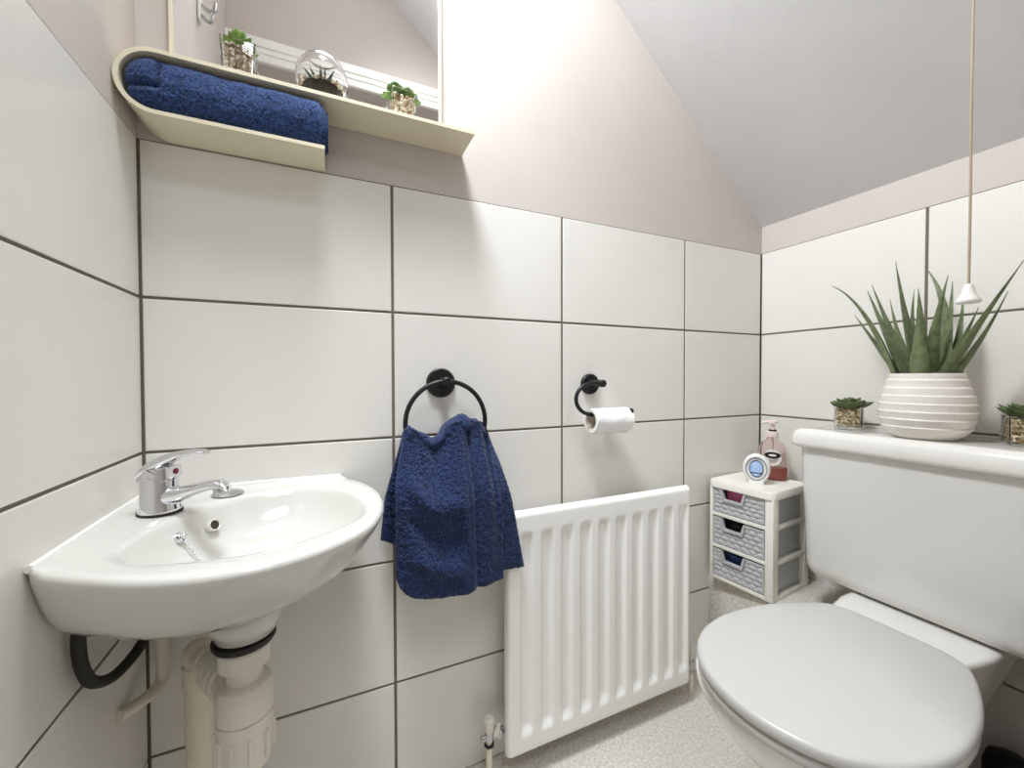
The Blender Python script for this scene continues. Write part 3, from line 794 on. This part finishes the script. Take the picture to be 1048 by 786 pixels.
sb = V((1.424, -.094, TZ)); bs = thing('soap_dispenser', sb, 'clear pump bottle with a little red soap behind the air freshener', 'soap bottle')
bd = V((-.84, -.54, 0)).normalized(); bsd = V((-bd.y, bd.x, 0))
def el(a, b, z, n=40): return [sb+1.14*(bsd*a*cos(2*pi*k/n)+bd*b*sin(2*pi*k/n)+V((0, 0, z))) for k in range(n)]
BK = 1.14
prof = [(.030, .017, 0), (.0325, .0195, .003), (.0335, .0205, .02), (.0325, .020, .06), (.030, .019, .078), (.024, .0165, .090), (.014, .012, .098), (.0115, .0115, .102), (.0115, .0115, .108)]
mb = MB(); mb.rings([el(*p) for p in prof]+[el(a-.0012, b-.0012, z) for a, b, z in reversed(prof[1:])]+[el(.028, .015, .0015)], True, True)
mb.build('bottle', M_bottle, bs, sharp=50)
mb = MB(); mb.rings([el(.0295, .0165, .0018), el(.0311, .0181, .005), el(.0319, .0189, .020), el(.0316, .0187, .031)]); mb.build('liquid_soap', M_soap, bs, sharp=50)
def lab(w, h, z, off, th=.0006, n=24, dx=0):
    out = []
    for k in range(n):
        a = 2*pi*k/n; u = w*cos(a)+dx; v_ = h*sin(a)
        yy = .0203*sqrt(max(0, 1-(u/.0333)**2))+off
        out.append(sb+1.14*(bsd*u+bd*yy+V((0, 0, z+v_))))
    return out
mb = MB(); mb.rings([lab(.019, .020, .057, .0004), lab(.019, .020, .057, .0010)]); mb.build('white_label', M_label, bs)
mb = MB(); mb.rings([lab(.0175, .0078, .063, .0011), lab(.0175, .0078, .063, .0017)]); lb = mb.build('dark_label_oval', M_dark, bs)
mb = MB(); mb.rings([lab(.0085, .0026, .063, .0018), lab(.0085, .0026, .063, .0023)]); mb.build('label_mark', M_label, lb)
def bl(p): return [(1.14*r, 1.14*h) for r, h in p]
mb = MB(); mb.lathe(bl([(.0125, .106), (.0135, .107), (.0135, .118), (.0120, .120)]), sb, 28); mb.build('pump_collar', M_pump, bs)
mb = MB(); mb.lathe(bl([(.0088, .120), (.0088, .124)]), sb, 24); mb.build('pump_seal', M_dark, bs)
mb = MB(); mb.lathe(bl([(.0045, .122), (.0045, .138), (.010, .139), (.010, .145), (.008, .147)]), sb, 24)
mb.tube([sb+V((0, 0, .162)), sb-bsd*.017+V((0, 0, .1625)), sb-bsd*.027+V((0, 0, .1585))], [.0055, .0046, .0034], 12)
mb.tube([sb+V((0, 0, .135)), sb+V((.004, 0, .01))], .002, 8)
mb.build('pump', M_pump, bs)

# ------------------------------------------------------------------ potted aloe on the cistern
PZ = .7310; PC = V((1.387, -.430, PZ))
al = thing('potted_aloe', PC, 'tall green aloe in a white ribbed round pot on the cistern', 'potted plant')
mb = MB(); base = [(.044, 0), (.047, .001), (.058, .010), (.066, .022), (.0712, .040), (.0725, .058), (.070, .078), (.0655, .096), (.0605, .112), (.0575, .124), (.0565, .132)]
prof = []; NP = 132
for i in range(NP+1):
    z = .132*i/NP; r = interp([(b, a) for a, b in base], z)
    ph = ((z-.010)/.0158) % 1
    if .010 < z < .127: r += .0030*(ph**1.4)*(1-smooth(.86, 1, ph))-.0008
    prof.append((r, z))
n = 264; rs = []
for r, z in prof:
    rib = .00042 if .012 < z < .127 else 0
    rs.append([PC+V(((r+rib*(1 if k % 3 == 0 else -.4))*cos(2*pi*k/n), (r+rib*(1 if k % 3 == 0 else -.4))*sin(2*pi*k/n), z)) for k in range(n)])
for r, z in ((.0545, .1325), (.0525, .131), (.053, .112), (.02, .108)):
    rs.append([PC+V((r*cos(2*pi*k/n), r*sin(2*pi*k/n), z)) for k in range(n)])
mb.rings(rs); mb.build('pot', M_pot, al, sharp=50)
mb = MB(); n = 40; rs = []
for r in (.0528, .04, .025, .005): rs.append([PC+V((r*cos(2*pi*k/n), r*sin(2*pi*k/n), .113+.003*(1-r/.053)+.002*fbm((r*cos(2*pi*k/n), r*sin(2*pi*k/n), 0), 90))) for k in range(n)])
rs.insert(0, [PC+V((.0528*cos(2*pi*k/n), .0528*sin(2*pi*k/n), .108)) for k in range(n)])
mb.rings(rs); mb.build('soil', M_soil, al)
def leaf(b, t, bow, w0, tipcurve=(0, 0, 0), nn=22, axis=None):
    """fleshy tapering leaf from b to t, curving by bow at the middle"""
    b = V(b); t = V(t); m = (b+t)/2+V(bow); rs = []
    ctr = axis or V((PC.x, PC.y, b.z))
    pts = []
    for i in range(nn+1):
        u = i/nn
        pts.append(b*(1-u)**2+m*2*u*(1-u)+t*u*u)
    for i, p in enumerate(pts):
        u = i/nn; tg = (pts[min(i+1, nn)]-pts[max(i-1, 0)]).normalized()
        outd = V((t.x-ctr.x, t.y-ctr.y, 0))
        if outd.length < .02: outd = V((-1, -.4, 0))
        outd.normalize()
        side = tg.cross(outd)
        if side.length < 1e-4: side = V((0, 1, 0))
        side.normalize(); nor = side.cross(tg).normalized()
        if nor.dot(outd) < 0: nor = -nor
        w = w0*max(.03, (1-u**1.5)*(.80+.30*sin(pi*min(1, u*1.5))*(1-u)))
        th_ = .0046*(w/w0)+.0006
        ring_ = []
        K = 12
        for k in range(K):
            a = 2*pi*k/K; cx_, sx_ = cos(a), sin(a)
            off = -.35*w*(cx_**2) if True else 0            # gutter: edges curl towards the centre
            serr = 1+(.06 if (k in (0, 6) and i % 2) else 0)
            ring_.append(p+side*w*cx_*serr+nor*(th_*sx_+off*.8))
        rs.append(ring_)
    mb = MB(); mb.rings(rs); return mb
LZ = PZ+.112
LV = [  # (base dy, base dx, tip xyz, bow, half width)
 ((-.020, .045), (1.340, -.283, 1.067), (0, -.004, .075), .0115),
 ((-.010, .030), (1.400, -.324, 1.053), (0, .012, .030), .0120),
 ((.020, .030), (1.440, -.314, 1.073), (.010, .008, .0), .0105),
 ((.000, .012), (1.390, -.378, 1.104), (0, .004, -.005), .0150),
 ((.030, .020), (1.455, -.385, 1.052), (.005, .018, .0), .0070),
 ((-.022, .004), (1.370, -.423, 1.036), (0, -.006, .0), .0120),
 ((.030, -.010), (1.455, -.402, 1.094), (.005, -.040, .03), .0095),
 ((-.012, -.016), (1.370, -.467, 1.054), (0, .010, .0), .0135),
 ((.020, -.022), (1.430, -.453, 1.050), (0, -.006, .0), .0115),
 ((.030, -.028), (1.450, -.462, 1.030), (0, -.012, .0), .0085),
 ((-.012, -.034), (1.360, -.563, 1.056), (0, .014, -.020), .0125),
 ((.006, -.040), (1.400, -.535, 1.012), (0, -.010, .0), .0095),
 ((.034, .030), (1.460, -.340, 1.036), (.0, .010, .0), .0075),
 ((-.036, -.004), (1.330, -.440, .990), (0, .0, .0), .0105),
 ((.015, -.045), (1.400, -.483, .897), (0, -.004, -.004), .0070),
 ((.015, .045), (1.450, -.276, 1.007), (0, .010, .016), .0075),
 ((.0, -.022), (1.380, -.505, .986), (0, -.004, -.004), .0105),
]
for (dx, dy), t, bow, w in LV:
    mb = leaf((PC.x+dx*.8, PC.y+dy*.85, LZ), t, bow, w*1.35); mb.build('leaf', M_aloe, al, sharp=60)

# ------------------------------------------------------------------ small glass pots
def pebbles(mb, x0, x1, y0, y1, z0, z1, r, n, rng):
    """a packed bed of pebbles filling the box"""
    cells = []
    st_ = r*1.55
    nx_ = max(2, int((x1-x0)/st_)); ny_ = max(2, int((y1-y0)/st_)); nz_ = max(2, int((z1-z0)/st_))
    for i in range(nx_):
        for j in range(ny_):
            for k in range(nz_):
                if 0 < i < nx_-1 and 0 < j < ny_-1 and k < nz_-1: continue
                p = V((lerp(x0+r, x1-r, i/(nx_-1))+rng.uniform(-.2, .2)*r, lerp(y0+r, y1-r, j/(ny_-1))+rng.uniform(-.2, .2)*r, lerp(z0+r, z1-r, k/(nz_-1))+rng.uniform(-.3, .3)*r))
                R = Matrix.Rotation(rng.uniform(0, 6), 3, 'Z') @ Matrix.Rotation(rng.uniform(0, 6), 3, 'X')
                mb.blob(p, (r*rng.uniform(.8, 1.15), r*rng.uniform(.6, .95), r*rng.uniform(.6, .9)), 8, 5, 0, R)
def glass_box(mb, c, wa, wb, h, th, rot):
    """open tapered cup: wa half width at base, wb at rim"""
    M = Matrix.Translation(V(c)) @ Matrix.Rotation(rot, 4, 'Z')
    def rg(w, z): return [M @ V((x, y, z)) for x, y in rrect(-w, w, -w, w, .003, 3)]
    mb.rings([rg(wa-.001, 0), rg(wa, .001), rg(wb, h-.0008), rg(wb-.0006, h), rg(wb-th, h), rg(wa-th, th*1.6), ], True, True)
    return M
def rosette(mb, c, R, n, layers, up0, rng, fat=.45, th=.28):
    for L in range(layers):
        f = 1-L/(layers+.3); k_ = max(3, int(n*f)+1)
        for k in range(k_):
            a = 2*pi*(k+.5*L)/k_+rng.uniform(-.15, .15); el_ = up0+L*.33+rng.uniform(-.1, .1)
            d = V((cos(a)*cos(el_), sin(a)*cos(el_), sin(el_))); s = d.cross(V((0, 0, 1))).normalized(); nn_ = s.cross(d)
            ln_ = R*f*rng.uniform(.85, 1.1)
            rs = []
            for i in range(8):
                u = i/7; w = ln_*fat*max(.05, sin(pi*min(.985, .12+u*.865))**(.45 if fat > .8 else .8)); p = V(c)+d*ln_*u+nn_*ln_*.18*u*u
                rs.append([p+s*w*.62*cos(2*pi*q/8)+nn_*w*th*sin(2*pi*q/8) for q in range(8)])
            mb.rings(rs)
def glass_pot(c, wa, wb, h, rot, label, mpeb, msucc, seed, fill, rr, pr, ros, group):
    rng = random.Random(seed); t = thing('succulent_pot', c, label, 'succulent', group)
    mb = MB(); M = glass_box(mb, c, wa, wb, h, .0024, rot); mb.build('glass_cup', M_glass, t, sharp=40)
    mb = MB(); q = wa-.0030
    pebbles(mb, -q, q, -q, q, .0045, fill, pr, 0, rng)
    mb.v = [tuple(M @ V((x*lerp(1, (wb-.003)/(wa-.003), z/h), y*lerp(1, (wb-.003)/(wa-.003), z/h), z))) for x, y, z in mb.v]
    o = mb.build('pebbles', mpeb, t, merge=False); o['kind'] = 'stuff'
    mb = MB()
    for (dx, dy, dz, R, n, ly, u0, fat) in ros: rosette(mb, V(c)+V((dx, dy, dz)), R, n, ly, u0, rng, fat)
    mb.build('succulent', msucc, t, sharp=60)
    return t
G = 'small succulents in square glass pots'
glass_pot((1.428, -.277, .7311), .0265, .0265, .056, radians(20), 'dark rosette succulent in a square glass pot left of the aloe', M_pebble, M_succ_dark, 3, .051, .036, .0046,
          [(0, 0, .052, .046, 9, 4, .12, .55)], G)
glass_pot((1.432, -.553, .7311), .0275, .0275, .054, radians(28), 'dark succulent in a square glass pot right of the aloe', M_pebble, M_succ_dark, 5, .047, .036, .0048,
          [(0, 0, .050, .044, 8, 4, .35, .42), (.004, .006, .060, .022, 6, 3, .5, .45)], G)
SZ = 1.3333
glass_pot((.146, -.046, SZ), .0215, .0240, .058, radians(4), 'bushy lime succulent in a square glass pot above the rolled towel', M_pebble2, M_succ_lime, 11, .054, .03, .0040,
          [(0, 0, .055, .026, 8, 4, .5, .45), (-.012, -.004, .052, .018, 6, 3, .4, .5), (.013, .0, .050, .017, 6, 3, .2, .5), (0, .0, .068, .018, 6, 3, .8, .5)], G)
glass_pot((.404, -.046, SZ), .0195, .0235, .054, radians(6), 'round-leaved succulent in a square glass pot at the right of the shelf', M_pebble3, M_succ_sage, 17, .050, .03, .0046,
          [(-.012, -.004, .055, .019, 6, 3, .35, .9), (.010, -.002, .054, .018, 6, 3, .35, .9), (-.026, -.004, .048, .012, 4, 2, -.3, .9), (.025, 0, .050, .012, 4, 2, -.1, .9), (0, .008, .057, .018, 6, 3, .5, .9)], G)

# terrarium globe
TC = V((.268, -.046, SZ+.0425)); TR = .0425
te = thing('terrarium', (TC.x, TC.y, SZ), 'round glass terrarium with a spiky aloe in the middle of the shelf', 'terrarium')
mb = MB(); po = [(TR*sin(t), -TR*cos(t)) for t in [radians(26+i*6.2) for i in range(21)]]
pi_ = [((TR-.0022)*sin(t), -(TR-.0022)*cos(t)) for t in [radians(28+i*6.1) for i in range(21)]]
mb.lathe([(.0005, po[0][1])]+po+[(po[-1][0]-.001, po[-1][1]+.001)]+pi_[::-1]+[(.0005, pi_[0][1])], TC, 48)
mb.build('globe', M_glass, te, sharp=50)
rng = random.Random(9)
mb = MB(); ri = TR-.0045; zt = -.017
pr = [(.0005, -ri*.96)]+[(ri*sin(t), -ri*cos(t)) for t in [radians(12+i*5) for i in range(11)]]+[(ri*.6, zt-.001), (.0005, zt+.001)]
mb.lathe(pr, TC, 36); mb.build('soil', M_soil, te)
mb = MB()
for i in range(90):
    a = rng.uniform(0, 2*pi); r = .0355*sqrt(rng.uniform(.5, 1))
    mb.blob(TC+V((r*cos(a), r*sin(a), zt+.001+rng.uniform(-.002, .002))), (.0036*rng.uniform(.7, 1.2), .0034, .0028), 7, 5)
o = mb.build('pebbles', M_pebble3, te, merge=False); o['kind'] = 'stuff'
mb = MB()
for i in range(11):
    a = 2*pi*i/11+rng.uniform(-.2, .2); L_ = rng.uniform(.034, .043); tlt = rng.uniform(.2, .8)
    d = V((cos(a)*sin(tlt), sin(a)*sin(tlt), cos(tlt)))
    b = TC+V((.003*cos(a), .003*sin(a), zt-.001))
    l_ = leaf(b, b+d*L_*(1.0 if tlt > .5 else .95), V((0, 0, .002)), .0058, axis=V((TC.x, TC.y, b.z)), nn=10)
    # thin the little leaves
    mb.add(l_.v, l_.f)
mb.build('plant', M_aloe_t, te, sharp=60, merge=False)

# ------------------------------------------------------------------ pull cord and wall hook
KX, KY = 1.109, -.576
zc_ = ZC0+(W-KX)*SL
pc = thing('pull_cord', (KX, KY, zc_), 'beige light pull cord with white bell knob in front of the aloe', 'pull cord')
mb = MB(); mb.tube([(KX, KY, zc_), (KX+.0006, KY, 1.5), (KX, KY+.0006, 1.25), (KX+.0004, KY, 1.1), (KX, KY, .985)], .0016, 8); mb.build('cord', M_cord, pc)
mb = MB(); mb.lathe([(.001, .9625), (.0118, .9625), (.0130, .9645), (.0130, .9665), (.0102, .9705), (.0072, .977), (.0055, .985), (.0045, .9885), (.002, .990)], (KX, KY, 0), 32); mb.build('knob', M_knob, pc)
mb = MB(); mb.lathe([(.028, 0), (.028, -.008), (.016, -.014), (.004, -.015)], (KX, KY, zc_+.012), 32); mb.build('ceiling_rose', M_knob, pc)
hk = thing('coat_hook', (.001, -.375, 1.74), 'small white coat hook on the left wall seen in the mirror', 'hook')
mb = MB(); mb.box(0, .006, -.392, -.368, 1.705, 1.765); mb.build('hook_plate', M_trim, hk, bevel=.002)
mb = MB(); mb.tube(catmull([(.004, -.380, 1.745), (.022, -.380, 1.735), (.032, -.380, 1.742), (.034, -.380, 1.758)], 6), .0045, 10); mb.tube(catmull([(.004, -.380, 1.722), (.018, -.380, 1.710), (.026, -.380, 1.714), (.028, -.380, 1.726)], 6), .004, 10); mb.build('hook_prong', M_chrome_d, hk)

# ------------------------------------------------------------------ lights
def area(name, loc, size, power, col=(1, 1, 1), rot=(0, 0, 0), shape='DISK', size_y=None):
    l = D.lights.new(name, 'AREA'); l.shape = shape; l.size = size; l.energy = power; l.color = col
    if size_y: l.size_y = size_y
    o = D.objects.new(name, l); COL.objects.link(o); o.location = loc; o.rotation_euler = rot
    return o
def lamp(name, loc, r, power, col):
    l = D.lights.new(name, 'POINT'); l.energy = power; l.color = col; l.shadow_soft_size = r
    o = D.objects.new(name, l); COL.objects.link(o); o.location = loc; return o
COOL = (.935, 1, 1.06)                      # cool white for the ceiling lamp and the added fill lights
def fill_spot(loc, to, cone, power):
    l = D.lights.new('fill_spot', 'SPOT'); l.energy = power; l.color = COOL; l.spot_size = radians(cone); l.spot_blend = .75; l.shadow_soft_size = .14
    o = D.objects.new('fill_spot', l); COL.objects.link(o); o.location = loc; o.rotation_euler = (V(to)-V(loc)).to_track_quat('-Z', 'Y').to_euler()
lamp('ceiling_lamp', (.36, -.26, 2.05), .1, 1.7, COOL)
fill_spot((.30, -.30, 2.2), (1.2, -.24, .7), 100, 73)  # added spot without a fitting, brightens the sloped ceiling and right wall
fill_spot((.30, -.50, 2.25), (.35, 0, .9), 74, 28)  # second added spot, lifts the basin wall tiles and keeps off the front wall
area('hall_fill', (.45, -1.45, 2.36), .7, 11, COOL)  # unseen light added in the hall as frontal fill through the doorway
w = D.worlds.new('world'); bpy.context.scene.world = w; w.use_nodes = True
w.node_tree.nodes['Background'].inputs[0].default_value = (.8, .8, .82, 1); w.node_tree.nodes['Background'].inputs[1].default_value = .05

# ------------------------------------------------------------------ camera
f = 414.79; yaw = .425314; pit = -.0181248; rol = -.00239
cam = D.cameras.new('camera'); co = D.objects.new('camera', cam); COL.objects.link(co)
cam.sensor_fit = 'HORIZONTAL'; cam.sensor_width = 36; cam.lens = f*36/1048; cam.clip_start = .01
fw_ = V((sin(yaw), cos(yaw), 0)); rt_ = V((cos(yaw), -sin(yaw), 0)); upv = V((0, 0, 1))
f2 = fw_*cos(pit)+upv*sin(pit); u2 = upv*cos(pit)-fw_*sin(pit)
r3 = rt_*cos(rol)+u2*sin(rol); u3 = u2*cos(rol)-rt_*sin(rol)
R = Matrix((r3, u3, -f2)).transposed()
co.matrix_world = Matrix.Translation(V((.27278, -.83689, .85867))) @ R.to_4x4()
sc_ = bpy.context.scene; sc_.camera = co
sc_.view_settings.view_transform = 'Standard'; sc_.view_settings.look = 'None'
sc_.view_settings.gamma = 1; sc_.view_settings.use_curve_mapping = False
sc_.view_settings.exposure = 0.23
sc_.cycles.max_bounces = 12; sc_.cycles.diffuse_bounces = 5; sc_.cycles.transmission_bounces = 10
